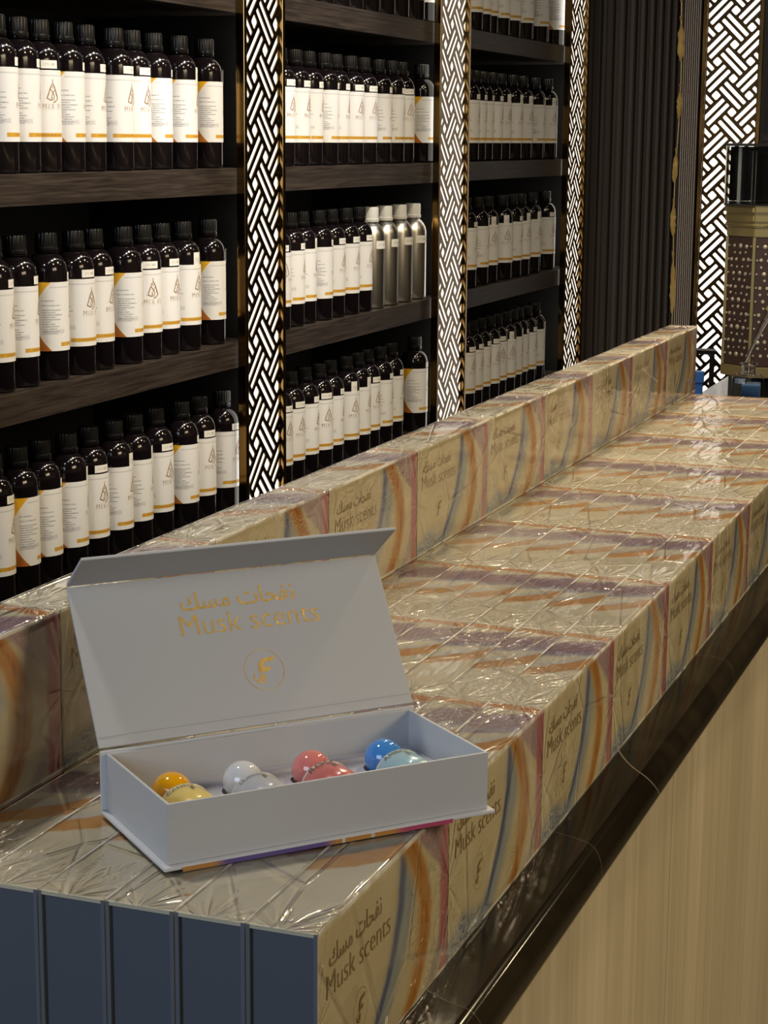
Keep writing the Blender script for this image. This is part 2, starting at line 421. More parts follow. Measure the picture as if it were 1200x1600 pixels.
def film_mat(name, amp, hz):
    m = Mat(name)
    p = m.pos(); u, v, w_ = m.sep(m.coord('UV'))
    oi = m.node('ShaderNodeObjectInfo'); rnd = E(m.nt, oi.outputs['Random'])
    L, T = 0.24, 0.0452
    du = u.min(1.0-u)*L; dv = (v-0.5)*T*1.4
    ang = m.nt.nodes.new('ShaderNodeMath'); ang.operation = 'ARCTAN2'; m.link(dv, ang.inputs[0]); m.link(du+0.004, ang.inputs[1]); ang = E(m.nt, ang.outputs[0])
    fan = m.noise(m.comb(ang*4.0, u.step(0.49, 0.51)*9.0+rnd*31.0, du*9.0), 1.0, 1, 0.5)
    fanw = 1.0-du.step(0.012, 0.075)
    # long soft tension lines, sharp creases, crumpled patches
    ten = m.noise(m.mapping(p, scale=(14, 55, 24), rot=(0.0, 0.0, 0.35)), 1.0, 2, 0.5, 0.8)
    cr = m.voro(m.mapping(p, scale=(8, 17, 7), rot=(0.3, 0.5, -0.6), loc=(4, 2, 1)), 1.0)
    crease = 1.0-cr.step(0.0, 0.03)
    patch = m.noise(m.mapping(p, loc=(7, 3, 0)), 6.0, 1).step(0.47, 0.62)
    crum = m.noise(m.mapping(p, scale=(38, 90, 60), rot=(0, 0, 0.5)), 1.0, 2, 0.55, 1.6)
    ridge = (crum-0.5).abs()
    edge = 1.0-(v.min(1.0-v)*T).step(0.0006, 0.0014)
    wr = m.noise(m.mapping(p, scale=(40, 90, 60)), 1.0, 2, 0.5, 0.5)
    h = fan*fanw*1.3 + ten*(patch*0.8+0.22) + crease*0.40 - ridge*patch*1.5 + edge*wr*0.6
    ny = m.sep(m.node('ShaderNodeNewGeometry').outputs['True Normal'])[1].abs()
    h = h*(1.0-ny.step(0.4, 0.9)*0.55)
    nrm = m.bump(h, 0.6*amp, 0.005)
    fr = m.node('ShaderNodeFresnel'); fr.inputs[0].default_value = 1.45; m.link(nrm, fr.inputs['Normal'])
    gl = m.node('ShaderNodeBsdfGlossy'); gl.inputs['Roughness'].default_value = 0.07; gl.inputs['Color'].default_value = (1, 1, 1, 1); m.link(nrm, gl.inputs['Normal'])
    tr = m.node('ShaderNodeBsdfTransparent'); tr.inputs[0].default_value = (0.98, 0.975, 0.96, 1)
    df = m.node('ShaderNodeBsdfDiffuse'); df.inputs[0].default_value = (0.74, 0.72, 0.66, 1)
    mx = m.node('ShaderNodeMixShader'); fe = E(m.nt, fr.outputs[0])
    m.link((fe*1.2+0.01).min(0.75), mx.inputs[0]); m.link(tr.outputs[0], mx.inputs[1]); m.link(gl.outputs[0], mx.inputs[2])
    mx2 = m.node('ShaderNodeMixShader')
    # slanted patches of pale diffuse mixed into the film, with a clear outline
    sl = m.noise(m.mapping(p, scale=(9, 9, 3.6), rot=(0, 0.62, 0.0), loc=(1, 5, 2)), 1.0, 1, 0.4, 0.6).step(0.545, 0.565)
    broken = m.noise(m.mapping(p, scale=(30, 30, 30)), 1.0, 1).step(0.42, 0.6)
    haze = crease*patch*0.12 + edge*(broken*0.45+0.15) + fanw*(fan.step(0.54, 0.62))*0.08 + sl*0.10 + hz
    m.link(haze.min(0.6), mx2.inputs[0]); m.link(mx.outputs[0], mx2.inputs[1]); m.link(df.outputs[0], mx2.inputs[2])
    m.link(mx2.outputs[0], m.out.inputs[0]); return m.m
MT['film'] = film_mat('shrink_film', 1.0, 0.012)
MT['film_loose'] = film_mat('loose_shrink_film', 1.2, 0.02)

def marble():
    m = Mat('black_marble'); p = m.pos()
    n = m.noise(p, 3.5, 5, 0.6, 1.2); 
    vein = band(m.noise(m.mapping(p, scale=(1, 1.6, 1), rot=(0, 0, 0.7)), 0.9, 2, 0.35, 0.25), 0.5, 0.0001, 0.0007)
    vein2 = band(m.noise(m.mapping(p, scale=(1.4, 1, 1), rot=(0, 0, -0.5), loc=(3, 1, 0)), 1.2, 2, 0.35, 0.2), 0.55, 0.0001, 0.0005)
    c = m.mix((0.008, 0.006, 0.004), (0.026, 0.020, 0.012), n.step(0.35, 0.7))
    c = m.mix(c, (0.30, 0.26, 0.20), (vein*0.7).max(vein2*0.3)); m.set(col=c, rough=0.10, spec=0.22); return m.m
MT['marble'] = marble()
def panel_mat():
    m = Mat('beige_wood_panel'); p = m.pos()
    g = m.noise(m.mapping(p, scale=(60, 60, 1.6)), 1.0, 5, 0.6, 0.3); n = m.noise(m.mapping(p, scale=(6, 6, 0.7)), 1.0, 3)
    c = m.mix((0.42, 0.36, 0.25), (0.62, 0.54, 0.40), (g*0.6+n*0.5).step(0.35, 0.8)); m.set(col=c, rough=0.35, spec=0.4); return m.m
MT['panel'] = panel_mat()
MT['fluted'] = simple('fluted_brown', (0.060, 0.044, 0.034), 0.55)
MT['rib_dark'] = simple('rib_dark', (0.014, 0.011, 0.009), 0.5)
MT['rib_light'] = simple('rib_pale_edge', (0.60, 0.50, 0.43), 0.4)
MT['brass'] = simple('aged_brass', (0.34, 0.27, 0.12), 0.42, 0.75)
MT['oct_wood'] = simple('dark_red_wood', (0.045, 0.022, 0.016), 0.4)
MT['stud'] = simple('pearl_stud', (0.52, 0.47, 0.36), 0.3, 0.3)
MT['black'] = simple('black_gloss', (0.012, 0.011, 0.011), 0.15)
MT['steel'] = simple('steel', (0.5, 0.5, 0.48), 0.25, 1.0)
MT['blue_plastic'] = simple('blue_plastic', (0.03, 0.12, 0.42), 0.3)
def glass(name, col=(1, 1, 1), rough=0.0, ior=1.45):
    m = Mat(name); m.set(col=col, rough=rough, trans=1.0, ior=ior)
    n = m.noise(m.coord('Object'), 20, 1); m.set(rough=n*0.01+rough); return m.m
MT['glass'] = glass('clear_glass')
MT['blue_liquid'] = simple('blue_liquid', (0.10, 0.22, 0.48), 0.15, trans=0.25, ior=1.33)
def pane():
    m = Mat('clear_acrylic'); fr = m.node('ShaderNodeFresnel'); fr.inputs[0].default_value = 1.45
    gl = m.node('ShaderNodeBsdfGlossy'); gl.inputs['Roughness'].default_value = 0.02
    tr = m.node('ShaderNodeBsdfTransparent'); tr.inputs[0].default_value = (0.93, 0.94, 0.93, 1); mx = m.node('ShaderNodeMixShader')
    n = m.noise(m.pos(), 4, 1); m.link(n*0.02+0.01, gl.inputs['Roughness'])
    m.link(fr.outputs[0], mx.inputs[0]); m.link(tr.outputs[0], mx.inputs[1]); m.link(gl.outputs[0], mx.inputs[2]); m.link(mx.outputs[0], m.out.inputs[0]); return m.m
MT['pane'] = pane()

# ------------------------------------------------------------------ room shell
def struct(o, label=None):
    o['kind'] = 'structure'
    if label: o['label'] = label
    return o
struct(box('floor', -3.6, 5.4, -3.2, 1.75, -0.1, 0.0, MT['floor']), 'floor of the shop')
struct(box('ceiling', -3.6, 5.4, -3.2, 1.75, ZCEIL, ZCEIL+0.1, MT['ceiling']), 'dark ceiling of the shop')
struct(box('wall_left', -3.6, 5.4, 1.60, 1.75, 0.0, ZCEIL, MT['dark_wall']), 'dark wall behind the shelving')
struct(box('wall_right', -3.6, 5.4, -3.2, -3.1, 0.0, ZCEIL, MT['beige_wall']), 'beige wall across the shop floor')
struct(box('wall_back', -3.6, -3.5, -3.1, 1.60, 0.0, ZCEIL, MT['beige_wall']), 'wall behind the photographer')
struct(box('wall_far', 5.30, 5.4, -3.1, 1.60, 0.0, ZCEIL, MT['dark_wall']), 'dark wall at the far end')

# fluted dark panelling between the last lattice column and the far wall
def fluted_panel():
    bm = bmesh.new(); y = 1.235; prof = []
    ws = [0.046, 0.043, 0.040, 0.037, 0.034, 0.031, 0.028, 0.026, 0.024, 0.022]
    for w in ws:
        for t, d in ((0.0, 0.0), (0.06, 0.016), (0.14, 0.022), (0.5, 0.024), (0.62, 0.020), (0.68, 0.0), (0.97, -0.002)):
            prof.append((5.24-d, y-w*t))
        y -= w
    prof.append((5.24, y))
    top, bot = [], []
    for x, yy in prof:
        top.append(bm.verts.new((x, yy, ZCEIL))); bot.append(bm.verts.new((x, yy, 0)))
    for i in range(len(prof)-1): bm.faces.new((bot[i], bot[i+1], top[i+1], top[i]))
    a = bm.verts.new((5.30, prof[0][1], 0)); b = bm.verts.new((5.30, prof[0][1], ZCEIL))
    c = bm.verts.new((5.30, prof[-1][1], 0)); d = bm.verts.new((5.30, prof[-1][1], ZCEIL))
    bm.faces.new((a, bot[0], top[0], b)); bm.faces.new((bot[-1], c, d, top[-1])); bm.faces.new((c, a, b, d))
    bm.faces.new(bot+[c, a]); bm.faces.new(top+[d, b])
    o = from_bm('trim_1', bm, MT['fluted']); struct(o, 'fluted dark brown wall panelling')
    return y
YF = fluted_panel()
# narrow rib panel with pale edges
def rib_panel(y0, y1):
    root = box('trim_2', 5.20, 5.298, y1, y0, 0, ZCEIL, MT['rib_dark']); struct(root, 'narrow dark panel with eight pale vertical ribs')
    n = 8; w = (y0-y1)/n
    for i in range(n):
        y = y0-w*(i+0.5)
        box('rib', 5.192, 5.1998, y-w*0.19, y+w*0.19, 0.0, ZCEIL, MT['rib_light'], root)
rib_panel(0.886, 0.832)
# golden inlay in the dark groove between flutes and ribs
struct(box('trim_3', 5.212, 5.298, 0.888, YF-0.0005, 0, ZCEIL, MT['rib_dark']), 'dark groove beside the flutes')
def inlay():
    root = empty('gold_inlay', (5.2000, 0.8970, ZT-0.6)); tag(root, 'irregular broken gold inlay running up the dark groove beside the fluted wall', 'inlay')
    rnd = random.Random(3)
    segs = [(-0.10, 0.10, 0.020), (0.15, 0.27, 0.018), (0.32, 0.43, 0.019), (0.52, 0.63, 0.018), (0.70, 0.84, 0.022), (0.88, 1.00, 0.016)]
    for z0, z1, w in segs:
        bm = bmesh.new(); L, Rr = [], []
        for i in range(15):
            t = i/14; z = z0+(z1-z0)*t + 0.6; env = math.sin(PI*min(1, t*1.15+0.05))**0.5 if t < 0.9 else 0.45
            cy = math.sin(z*9)*0.004; a = w*0.5*env*(0.7+0.5*rnd.random()); b = w*0.5*env*(0.7+0.5*rnd.random())
            d = rnd.random()*0.004
            L.append((cy+a, z, d)); Rr.append((cy-b, z, d))
        vs = []
        for (yl, z, d), (yr, _, _) in zip(L, Rr):
            vs.append([bm.verts.new((0.001, yl, z)), bm.verts.new((-0.006-d, yl*0.6+yr*0.4, z)), bm.verts.new((-0.004, yr*0.8+yl*0.2, z)), bm.verts.new((0.001, yr, z))])
        for a, b in zip(vs, vs[1:]):
            for k in range(3): bm.faces.new((a[k], a[k+1], b[k+1], b[k]))
            bm.faces.new((a[3], a[0], b[0], b[3]))
        bm.faces.new(vs[0]); bm.faces.new(vs[-1][::-1])
        from_bm('gold_flake', bm, MT['gold'], root, 30)
    bm = bmesh.new(); tube_bm(bm, [(-0.001, math.sin((z/40)*9)*0.004-0.002, z/40) for z in range(16, 66)], 0.0018, 6)
    from_bm('gold_seam', bm, MT['gold'], root)
inlay()

# ------------------------------------------------------------------ woven lattice light columns
LP = 0.1044
def clip(poly, x0, x1, y0, y1):
    def cl(p, inside, inter):
        out = []
        for i in range(len(p)):
            a, b = p[i-1], p[i]
            if inside(b):
                if not inside(a): out.append(inter(a, b))
                out.append(b)
            elif inside(a): out.append(inter(a, b))
        return out
    for ax, lim, sg in ((0, x0, 1), (0, x1, -1), (1, y0, 1), (1, y1, -1)):
        if len(poly) < 3: return []
        ins = lambda q: (q[ax]-lim)*sg >= 0
        def it(a, b):
            t = (lim-a[ax])/(b[ax]-a[ax]); return (a[0]+(b[0]-a[0])*t, a[1]+(b[1]-a[1])*t)
        poly = cl(poly, ins, it)
    return poly
def area2(p): return abs(sum(p[i-1][0]*p[i][1]-p[i][0]*p[i-1][1] for i in range(len(p))))/2
def plate(outer, holes, t, merge=2e-5):
    """flat plate with holes: constrained triangulation, then both faces and all the walls"""
    from mathutils.geometry import delaunay_2d_cdt
    vs, es = [], []
    for p in [outer]+holes:
        b = len(vs); vs += [Vector(q) for q in p]; es += [(b+i, b+(i+1) % len(p)) for i in range(len(p))]
    fin = [list(range(len(outer)))]
    b = len(outer)
    for p in holes: fin.append(list(range(b, b+len(p)))); b += len(p)
    V, _, F, _, _, FO = delaunay_2d_cdt(vs, [], fin, 0, merge, True)
    keep = [tuple(f) for f, o in zip(F, FO) if list(o) == [0]]
    n = len(V); edge = {}
    for f in keep:
        for a, c in zip(f, f[1:]+f[:1]): edge[(a, c)] = 1
    verts = [(v.x, v.y, t/2) for v in V]+[(v.x, v.y, -t/2) for v in V]
    faces = keep+[tuple(i+n for i in f[::-1]) for f in keep]
    for (a, c) in edge:
        if (c, a) not in edge: faces.append((c, a, a+n, c+n))
    me = bpy.data.meshes.new('plate'); me.from_pydata(verts, [], faces); me.validate(); me.update(); return me
def lattice_mesh(w, h, phx, phz, parity, t=0.0022, border=0.003):
    """plate w x h (origin lower left) pierced by the woven pattern; (phx, phz) a square centre"""
    holes = []
    P = LP; cw = P/2
    j0 = int(math.floor((0-phx)/cw))-2; j1 = int(math.ceil((w-phx)/cw))+2
    for j in range(j0, j1+1):
        cx = phx + j*cw; zo = phz + (j % 2)*P/2
        k0 = int(math.floor((0-zo)/P))-2; k1 = int(math.ceil((h-zo)/P))+2
        sgn = 1 if (j % 2 == 0) == parity else -1     # +1 : '/', -1 : backslash
        for k in range(k0, k1+1):
            cz = zo+k*P; r = 0.149*P; c = 0.02*P
            polys = [[(cx-c, cz+r-c), (cx+c, cz+r-c), (cx+r-c, cz+c), (cx+r-c, cz-c), (cx+c, cz-r+c), (cx-c, cz-r+c), (cx-r+c, cz-c), (cx-r+c, cz+c)]]
            d = (math.sqrt(.5), sgn*math.sqrt(.5)); nn = (-d[1], d[0]); mz = cz+P/2
            for o in (-0.102*P, 0.102*P):
                hl, hw, ch = 0.436*P, 0.056*P, 0.018*P
                pts = [(-hl+ch, -hw), (hl-ch, -hw), (hl, -hw+ch), (hl, hw-ch), (hl-ch, hw), (-hl+ch, hw), (-hl, hw-ch), (-hl, -hw+ch)]
                polys.append([(cx+a*d[0]+(b+o)*nn[0], mz+a*d[1]+(b+o)*nn[1]) for a, b in pts])
            for p in polys:
                q = clip(p, border, w-border, border, h-border)
                if len(q) >= 3 and area2(q) > 2e-6:
                    if sum(q[i-1][0]*q[i][1]-q[i][0]*q[i-1][1] for i in range(len(q))) < 0: q = q[::-1]
                    holes.append(q)
    return plate([(0, 0), (w, 0), (w, h), (0, h)], holes, t)
def light_column(loc, rz, w, z0, z1, phx, phz, parity, label, group=None):
    """local: x across, z up, front faces -y"""
    root = empty('lattice_light_column', (loc[0], loc[1], z0), rz); tag(root, label, 'light column', group)
    h = z1-z0; fr = 0.013
    me = lattice_mesh(w, h, phx, phz-z0, parity)
    for v in me.vertices: v.co = Vector((v.co.x, -v.co.z+0.0055, v.co.y))
    me.update(); link('lattice', me, MT['lattice'], root)
    box('light_panel', 0.0005, w-0.0005, 0.009, 0.012, 0.002, h-0.002, MT['diffuser'], root)
    box('frame_side', -fr, -0.0003, -0.004, 0.0145, 0, h, MT['frame'], root, 0.0015)
    box('frame_side', w+0.0003, w+fr, -0.004, 0.0145, 0, h, MT['frame'], root, 0.0015)
    return root
GC = 'lit woven lattice columns along the shelving'
YC = 1.183
light_column((2.503, YC, 0), 0, 0.174, 0.0, ZCEIL, 2.557-2.503, ZT+0.6735, True, 'lit woven lattice column between the left and the middle shelving bays, widest in view', GC)
light_column((3.681, YC, 0), 0, 0.217, 0.0, ZCEIL, 3.784-3.681, ZT+0.738, True, 'lit woven lattice column between the middle and the right shelving bays', GC)
light_column((4.925, YC, 0), 0, 0.200, 0.0, ZCEIL, 0.09, ZT+0.72, True, 'lit woven lattice column at the edge of the fluted wall, narrowest in view', GC)
# far wall panel: faces -x ; local x -> world -y
light_column((5.20, 0.8135, 0), -PI/2, 0.166, 0.0, ZCEIL, 0.8135-0.7256, ZT+0.7501, False, 'broad lit lattice panel on the far wall behind the octagonal cabinet', None)
struct(box('trim_4', 5.215, 5.298, 0.63, 0.83, 0, ZCEIL, MT['dark_wall']), 'dark backing of the far lattice panel')
struct(box('trim_5', 5.19, 5.298, 0.60, 0.632, 0, ZCEIL, MT['dark_wall']), 'dark pilaster beside the far lattice panel')

# ------------------------------------------------------------------ shelving
SH = [ZT+0.737, ZT+0.392, ZT+0.050, ZT-0.2925, ZT-0.635]
BAYS = [(1.36, 2.592), (2.592, 3.790), (3.790, 5.10)]
NAMES = ['left', 'middle', 'right']
for (x0, x1), nm in zip(BAYS, NAMES):
    root = empty('shelving_unit', (x0, WALL, 0)); w = x1-x0
    tag(root, 'dark wooden open shelving unit forming the %s bay of bottle shelves' % nm, 'shelf', 'dark shelving units along the wall')
    box('back_panel', 0.001, w-0.001, 0.372, 0.398, 0, ZCEIL-0.002, MT['back_panel'], root)
    box('side_panel', 0.001, 0.019, 0.0, 0.371, 0, ZCEIL-0.002, MT['back_panel'], root)
    box('side_panel', w-0.019, w-0.001, 0.0, 0.371, 0, ZCEIL-0.002, MT['back_panel'], root)
    for z in SH + [0.18, ZT+1.082]:
        box('shelf', 0.0195, w-0.0195, 0.0, 0.371, z-0.050, z, MT['shelf_wood'], root, 0.0012)

# ------------------------------------------------------------------ bottles
RB = 0.035
def arc_strip(r, d0, d1, z0, z1, n):
    bm = bmesh.new(); uvl = bm.loops.layers.uv.new('UVMap'); vs = []
    for i in range(n+1):
        t = i/n; a = math.radians(d0+(d1-d0)*t)
        vs.append((bm.verts.new((r*math.cos(a), r*math.sin(a), z0)), bm.verts.new((r*math.cos(a), r*math.sin(a), z1)), t))
    for p, q in zip(vs, vs[1:]):
        f = bm.faces.new((p[0], q[0], q[1], p[1]))
        for l, uv in zip(f.loops, ((p[2], 0), (q[2], 0), (q[2], 1), (p[2], 1))): l[uvl].uv = uv
    return bm
def bend(verts, r, ang0=0.0):
    out = []
    for x, y, z in verts:
        a = math.radians(ang0)+x/r; out.append((r*math.cos(a), r*math.sin(a), y))
    return out
# bottle's own frame: logo points to +x; seen from outside, right is +angle
LZ0, LZ1 = 0.049, 0.163
def logo_items():
    H = LZ1-LZ0; it = []
    def R(pts, w, closed=False): it.append(ribbon(pts, w, closed))
    s = 0.0115
    zc = LZ0+H*0.70
    def P(l): return [(a*s, zc+b*s*1.18) for a, b in l]
    R(P([(0.0, 1.45), (0.0, 1.05)]), 0.0009)
    R(P([(0.0, 1.02), (-0.32, 0.62), (-0.78, -0.42), (-0.95, -0.75), (-0.35, -1.0), (-0.05, -0.62)]), [0.0010, 0.0014, 0.0020, 0.0019, 0.0016, 0.0010])
    R(P([(0.0, 1.02), (0.32, 0.62), (0.78, -0.42), (0.95, -0.75), (0.45, -1.15), (0.0, -1.25)]), [0.0010, 0.0014, 0.0020, 0.0019, 0.0016, 0.0010])
    R(P([(-0.45, 0.35), (0.0, -0.05), (0.30, -0.45), (0.18, -0.95), (-0.18, -0.95), (-0.22, -0.5), (0.10, -0.05), (0.45, 0.35)]), 0.0011)
    R(P([(-0.22, 0.72), (0.0, 0.42), (0.22, 0.72)]), 0.0009)
    v, f = text_tris('MIX FI', 0.037, spacing=1.35, offset=-0.022, squash=1.25)
    it.append(([(a, b+LZ0+H*0.455, 0) for a, b, c in v], f))
    out = []
    for v, f in it: out.append((bend(v, RB+0.0010), f))
    return out
LOGO = poly_mesh('logo_print', logo_items())
def bottle_proto():
    root = empty('perfume_oil_bottle')
    body = [(0, 0.0), (0.030, 0.0), (0.0335, 0.0015), (RB, 0.005), (RB, 0.176), (0.0346, 0.182), (0.0334, 0.1885), (0.0312, 0.1945), (0.0280, 0.200), (0.0240, 0.2045), (0.0198, 0.2078), (0.0165, 0.2095),
            (0.0160, 0.2105), (0.0196, 0.2112), (0.0196, 0.2128), (0.0158, 0.2136), (0.0158, 0.2160)]
    lathe('body', body, MT['bottle'], root, 36, smooth=50)
    cap = lathe('cap', [(0.0150, 0.2140), (0.0190, 0.2140), (0.0195, 0.2152), (0.0194, 0.2195), (0.0178, 0.2203), (0.0178, 0.2212), (0.0186, 0.2218), (0.0184, 0.2402), (0.0172, 0.2432), (0.0, 0.2440)],
                MT['cap'], root, 52, rib=(0.2216, 0.2405, 0.0014), smooth=30)
    lab = from_bm('label', arc_strip(RB+0.0005, -165, 165, LZ0, LZ1, 48), MT['label'], root, 180)
    l = link('logo_print', LOGO, MT['print_gold'], lab)
    from_bm('price_sticker', arc_strip(RB+0.0007, -32, 18, 0.1655, 0.1785, 8), MT['sticker'], root, 180)
    return root
proto = bottle_proto()
proto_tall = copy_tree(proto)
for ch in list(proto_tall.children):
    if ch.name.startswith('price_sticker'): bpy.data.objects.remove(ch)
from_bm('price_sticker', arc_strip(RB+0.0008, -22, 6, 0.1560, 0.1860, 8), MT['sticker'], proto_tall, 180)
def alu_proto():
    root = empty('aluminium_bottle'); r = 0.0355
    lathe('body', [(0, 0), (0.031, 0.0), (r-0.001, 0.002), (r, 0.006), (r, 0.170), (r-0.002, 0.180), (0.029, 0.190), (0.023, 0.198), (0.0185, 0.2015), (0.0170, 0.2035), (0.0170, 0.206)],
          MT['aluminium'], root, 40, smooth=50)
    lathe('cap', [(0.016, 0.2045), (0.0205, 0.2045), (0.0212, 0.2060), (0.0212, 0.2120), (0.0196, 0.2130), (0.0196, 0.2150), (0.0200, 0.2158), (0.0200, 0.2370), (0.0188, 0.2400), (0, 0.2402)],
          MT['white_cap'], root, 64, rib=(0.2157, 0.238, 0.0007), smooth=50)
    from_bm('price_sticker', arc_strip(r+0.0007, -30, 30, 0.142, 0.161, 8), MT['sticker'], root, 180)
    return root
aproto = alu_proto()

ORD = ['first', 'second', 'third', 'fourth', 'fifth', 'sixth', 'seventh', 'eighth', 'ninth', 'tenth', 'eleventh', 'twelfth', 'thirteenth', 'fourteenth']
CAMXY = (-0.9503, -0.3914)
used = {'b': False, 't': False, 'a': False}
def put(kind, x, z, logo, label, group, dy=0.0):
    src = {'b': proto, 't': proto_tall, 'a': aproto}[kind]
    o = src if not used[kind] else copy_tree(src); used[kind] = True
    y = WALL+0.045+dy
    # direction to the camera, then turn so the logo sits `logo` degrees right of the line of sight
    a = math.degrees(math.atan2(CAMXY[1]-y, CAMXY[0]-x))
    o.location = (x, y, z+0.0005); o.rotation_euler = (0, 0, math.radians(a+logo))
    tag(o, label, 'bottle', group)
rows = [
 ('left', 'upper', 1, [1.692,1.750,1.827,1.905,1.984,2.077,2.145,2.239,2.334,2.452], [92,92,38,98,80,62,58,102,86,102], 'bbbbbbbbtt'),
 ('left', 'middle', 2, [1.660,1.740,1.843,1.926,1.998,2.098,2.179,2.258,2.340,2.458], [82,86,102,54,68,100,33,60,60,102], 'bbbbbbbbtt'),
 ('left', 'lower', 3, [1.642,1.725,1.804,1.885,1.966,2.048,2.131,2.223,2.322,2.406,2.506], [75,122,102,90,50,76,90,54,97,52,68], 'bbbtbttbbbb'),
 ('middle', 'topmost', 0, [2.876,2.955,3.034,3.120,3.209,3.305,3.414,3.520,3.620,3.715], [60,70,90,50,80,75,95,60,80,90], 'bbbbbbbbbb'),
 ('middle', 'upper', 1, [2.800,2.888,2.969,3.050,3.124,3.204,3.298,3.404,3.483,3.561,3.703], [60,70,80,98,80,55,58,88,84,48,98], 'bbbbbbbbbbb'),
 ('middle', 'middle', 2, [2.775,2.858,2.932,3.017,3.100,3.179,3.270], [40,80,84,95,68,66,68], 'bbtbbbb'),
 ('middle', 'lower', 3, [2.783,2.859,2.946,3.020,3.094,3.182,3.265,3.338,3.415,3.499,3.671], [55,55,75,45,82,48,70,60,82,80,88], 'bbbbbttbbbb'),
 ('right', 'topmost', 0, [4.095,4.180,4.255,4.353,4.471,4.588,4.765,4.953], [70,60,90,80,60,75,80,98], 'bbbbbbbb'),
 ('right', 'upper', 1, [4.080,4.153,4.229,4.302,4.394,4.495,4.614,4.756,4.881], [80,85,90,80,62,70,60,85,52], 'bbbbttttt'),
 ('right', 'middle', 2, [4.074,4.195,4.294,4.422,4.532,4.606,4.730,4.904], [80,85,45,35,80,60,62,60], 'btttbttb'),
 ('right', 'lower', 3, [4.080,4.161,4.244,4.320,4.400,4.477,4.556,4.630,4.704,4.808], [60,70,75,55,40,45,85,85,75,85], 'bbbbbttbbt'),
]
for bay, shelf, si, xs, lg, kinds in rows:
    n = len(xs); prev = -9; row = []
    for i, (x, a, k) in enumerate(zip(xs, lg, kinds)):
        dy = ((i*37) % 5-2)*0.0015
        if x-prev < 0.0712: x = prev+0.0712
        prev = x
        look = 'gold-cornered label edge showing' if a >= 95 else ('gold logo facing out' if a <= 48 else 'white label')
        lab = 'black bottle, %s, %s from the right on the %s shelf of the %s bay' % (look if a >= 95 or a <= 48 else 'white label', ORD[n-1-i], shelf, bay)
        if len(lab.split()) > 16: lab = 'black bottle, %s from the right on the %s shelf of the %s bay' % (ORD[n-1-i], shelf, bay)
        if (bay, si) == ('middle', 2): lab = 'black bottle, %s to the left of the silver bottles on the middle bay shelf' % ORD[n-1-i]
        put(k, x, SH[si], a, lab, 'black bottles on the %s shelf of the %s bay' % (shelf, bay), dy)
for i, x in enumerate((3.352, 3.448, 3.552, 3.655)):
    put('a', x, SH[2], (55, 60, 52, 45)[i], 'silver aluminium bottle with white cap, %s' % ('leftmost and nearest the black bottles', 'second from the left of four', 'third from the left of four', 'rightmost, nearest the lattice column')[i],
        'silver bottles on the middle bay shelf')

# ------------------------------------------------------------------ counter
def counter():
    root = empty('sales_counter', (0, 0, 0)); tag(root, 'long shop counter with black marble top and beige wood front carrying the boxes', 'counter')
    # marble slab with bullnose, cross-section in y-z swept along x
    y0, y1, t = -0.049, 0.44, 0.040; x0, x1 = -1.9, 3.75
    prof = []
    for i in range(9):
        a = PI/2+PI*i/8; prof.append((y0+t/2*0.75+math.cos(a)*t/2*0.75, ZC-t/2+math.sin(a)*t/2))
    prof += [(y1, ZC-t), (y1, ZC)]
    bm = bmesh.new(); A = [bm.verts.new((x0, y, z)) for y, z in prof]; B = [bm.verts.new((x1, y, z)) for y, z in prof]
    n = len(prof)
    for i in range(n): bm.faces.new((A[i], A[(i+1) % n], B[(i+1) % n], B[i]))
    bm.faces.new(A[::-1]); bm.faces.new(B)
    from_bm('marble_top', bm, MT['marble'], root, 50)
    box('carcass', x0+0.02, x1-0.02, 0.0, y1-0.02, 0.0, ZC-t-0.0005, MT['shelf_wood'], root)
    joints = [-1.85, -0.55, 0.20, 0.851, 1.405, 1.97, 2.53, 3.10, 3.72]
    for a, b in zip(joints, joints[1:]):
        box('front_panel', a+0.0008, b-0.0008, -0.034, -0.0005, 0.08, ZC-t-0.0007, MT['panel'], root, 0.0008)
    box('plinth', x0+0.05, x1-0.05, -0.012, -0.0006, 0.0, 0.079, MT['black'], root)
counter()

# ------------------------------------------------------------------ gift boxes
BL, BT = 0.2388, 0.0452
def uvbox(L, T, H, top_only=False):
    """cover: front board (-y), spine/top (+z), back board (+y); navy tray set in between"""
    bm = bmesh.new(); uvl = bm.loops.layers.uv.new('UVMap'); b = 0.0024
    box_bm(bm, 0, L, 0, b, 0, H, 0)                   # front board
    box_bm(bm, 0, L, T-b, T, 0, H, 0)                 # back board
    box_bm(bm, 0, L, b, T-b, H-b, H, 1)               # spine board on top
    bm.normal_update()
    for f in bm.faces:
        n = f.normal; c = f.calc_center_median()
        if abs(n.y) > 0.9 and (c.y < 1e-4 or c.y > T-1e-4): mi = 0
        elif n.z > 0.9 and c.z > H-1e-4: mi = 1
        elif abs(n.x) > 0.9 and (c.y < b*1.5 or c.y > T-b*1.5): mi = 2
        else: mi = 3
        f.material_index = mi
        for l in f.loops:
            p = l.vert.co
            l[uvl].uv = (p.x/L, p.z/H) if mi != 1 else (p.x/L, p.y/T)
    return bm
FRONT_ITEMS = []
def lettering_items(cx, cy, w, eng_w, flip=False, emb=(0.0, -0.045), esc=1.0):
    ar = text_tris('\uFEDA\uFEB4\uFEE3 \uFE95\uFE8E\uFEA4\uFED4\uFEE7', w, per_glyph=True, offset=0.008, squash=1.05)
    en = text_tris('Musk scents', eng_w, offset=-0.010)
    return [xf(ar, lambda v: (v[0]+cx-0.006, v[1]+cy+0.0075, 0)), xf(en, lambda v: (v[0]+cx, v[1]+cy-0.0115, 0))]
